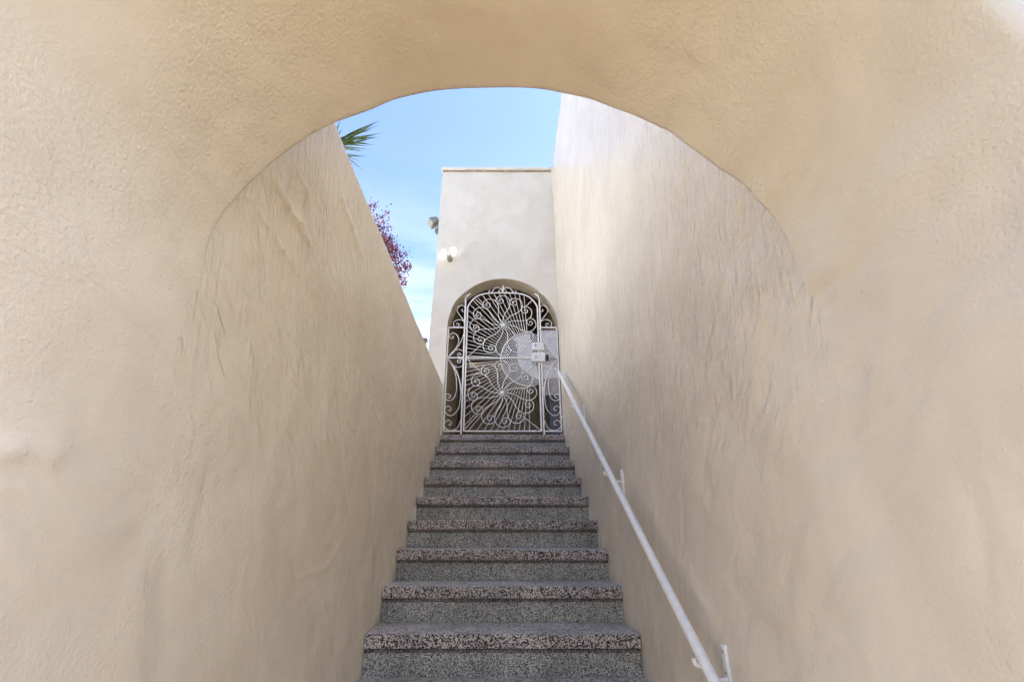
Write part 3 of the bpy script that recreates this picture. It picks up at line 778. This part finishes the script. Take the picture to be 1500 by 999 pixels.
# ------------------------------------------------------------------ unseen house, added to bounce sunlight onto the right wall
def reflector(name, label, x0, x1, y0, y1, z0, z1, wins, face):
    hs = thing(name, label, 'house', ((x0 + x1) / 2, (y0 + y1) / 2, z0))
    m = MB(); m.box(x0, x1, y0, y1, z0, z1); m.build('wall', M_reflector, hs)
    m = MB(); m.box(x0 - .2, x1 + .2, y0 - .2, y1 + .2, z1 + .002, z1 + .22); m.build('cornice', M_coping, hs, bevel=.03)
    for u, z in wins:
        m = MB(); g_ = MB()
        if face == 'y':
            m.box(u - .55, u + .55, y1 - .05, y1 + .06, z - .8, z + .8); g_.box(u - .46, u + .46, y1 + .0, y1 + .064, z - .71, z + .71)
        else:
            m.box(x1 - .05, x1 + .06, u - .55, u + .55, z - .8, z + .8); g_.box(x1, x1 + .064, u - .46, u + .46, z - .71, z + .71)
        w_ = m.build('window', M_white, hs, bevel=.01); g_.build('pane', M_lampglass, w_)
M_reflector = stucco('reflector stucco', (.60, .61, .62), .6, .6)
reflector('reflector_house', 'added unseen white neighbour house beyond the garden on the left', -9.5, -5.2, 1.5, 12, FLOOR_Z - .1, EYE + 5.0, [(3.2, 4.4), (6, 4.4), (9, 4.4)], 'x')

# a post whose top shows in the gap beside the tower
pc = on_y(620.5, 497, 7.0)
po = thing('fence_post', 'olive grey post top peeking between the left wall and the tower', 'post', (pc.x, 7.0, FLOOR_Z - .05))
m = MB(); m.box(pc.x - .045, pc.x + .045, 6.955, 7.045, FLOOR_Z - .05, pc.z - .03); m.build('shaft', M_post, po, bevel=.006)
m = MB(); m.box(pc.x - .062, pc.x + .062, 6.938, 7.062, pc.z - .028, pc.z); m.build('cap', M_post, po, bevel=.005)

# ------------------------------------------------------------------ camera, light, sky
cam = bpy.data.cameras.new('camera'); co = bpy.data.objects.new('camera', cam); C.objects.link(co)
co.location = (0, 0, EYE); co.rotation_euler = (pi / 2 + PITCH, 0, 0)
cam.sensor_width = 36; cam.lens = 36 * F / 1500; cam.shift_x = 14 / 1500; cam.clip_start = .02; cam.clip_end = 3000
bpy.context.scene.camera = co

SUN_EL, SUN_AZ = radians(54), radians(96)       # azimuth clockwise from +y
sl = bpy.data.lights.new('sun', 'SUN'); sl.energy = 5.0; sl.angle = radians(.5); sl.color = (1, .94, .84)
so = bpy.data.objects.new('sun', sl); C.objects.link(so)
sd = V((sin(SUN_AZ) * cos(SUN_EL), cos(SUN_AZ) * cos(SUN_EL), sin(SUN_EL)))
so.rotation_euler = sd.to_track_quat('Z', 'Y').to_euler(); so.location = (6, -2, 12)
wd = bpy.data.worlds.new('World'); bpy.context.scene.world = wd; wd.use_nodes = True
nt = wd.node_tree; bg = nt.nodes['Background']
sk = nt.nodes.new('ShaderNodeTexSky'); sk.sky_type = 'NISHITA'; sk.sun_disc = False
sk.sun_elevation = SUN_EL; sk.sun_rotation = SUN_AZ; sk.air_density = 1.0; sk.dust_density = .9; sk.ozone_density = 1.6
tint = nt.nodes.new('ShaderNodeVectorMath'); tint.operation = 'MULTIPLY'; tint.inputs[1].default_value = (.92, .92, 1.0)
nt.links.new(sk.outputs[0], tint.inputs[0])
gen = nt.nodes.new('ShaderNodeTexCoord').outputs['Generated']        # thin high cloud low in the sky
cl = noisen(nt, mapn(nt, gen, (2, 2, 9)), 1.6, 5, .6, .4)
sz = nt.nodes.new('ShaderNodeSeparateXYZ'); nt.links.new(gen, sz.inputs[0])
low = rangen(nt, sz.outputs['Z'], .75, .30)
cm = nt.nodes.new('ShaderNodeMix'); cm.data_type = 'RGBA'
nt.links.new(mathn(nt, 'MULTIPLY', mathn(nt, 'MULTIPLY', rangen(nt, cl, .34, .66), low), .75), cm.inputs[0])
nt.links.new(tint.outputs[0], cm.inputs[6]); cm.inputs[7].default_value = (2.6, 2.75, 3.0, 1)
nt.links.new(cm.outputs[2], bg.inputs[0]); bg.inputs[1].default_value = .05

sc = bpy.context.scene
sc.view_settings.view_transform = 'Standard'; sc.view_settings.look = 'None'
sc.view_settings.exposure = 3.28; sc.view_settings.gamma = 1
sc.cycles.max_bounces = 12; sc.cycles.diffuse_bounces = 8
for o in bpy.data.objects:
    if '_w' in o: del o['_w']
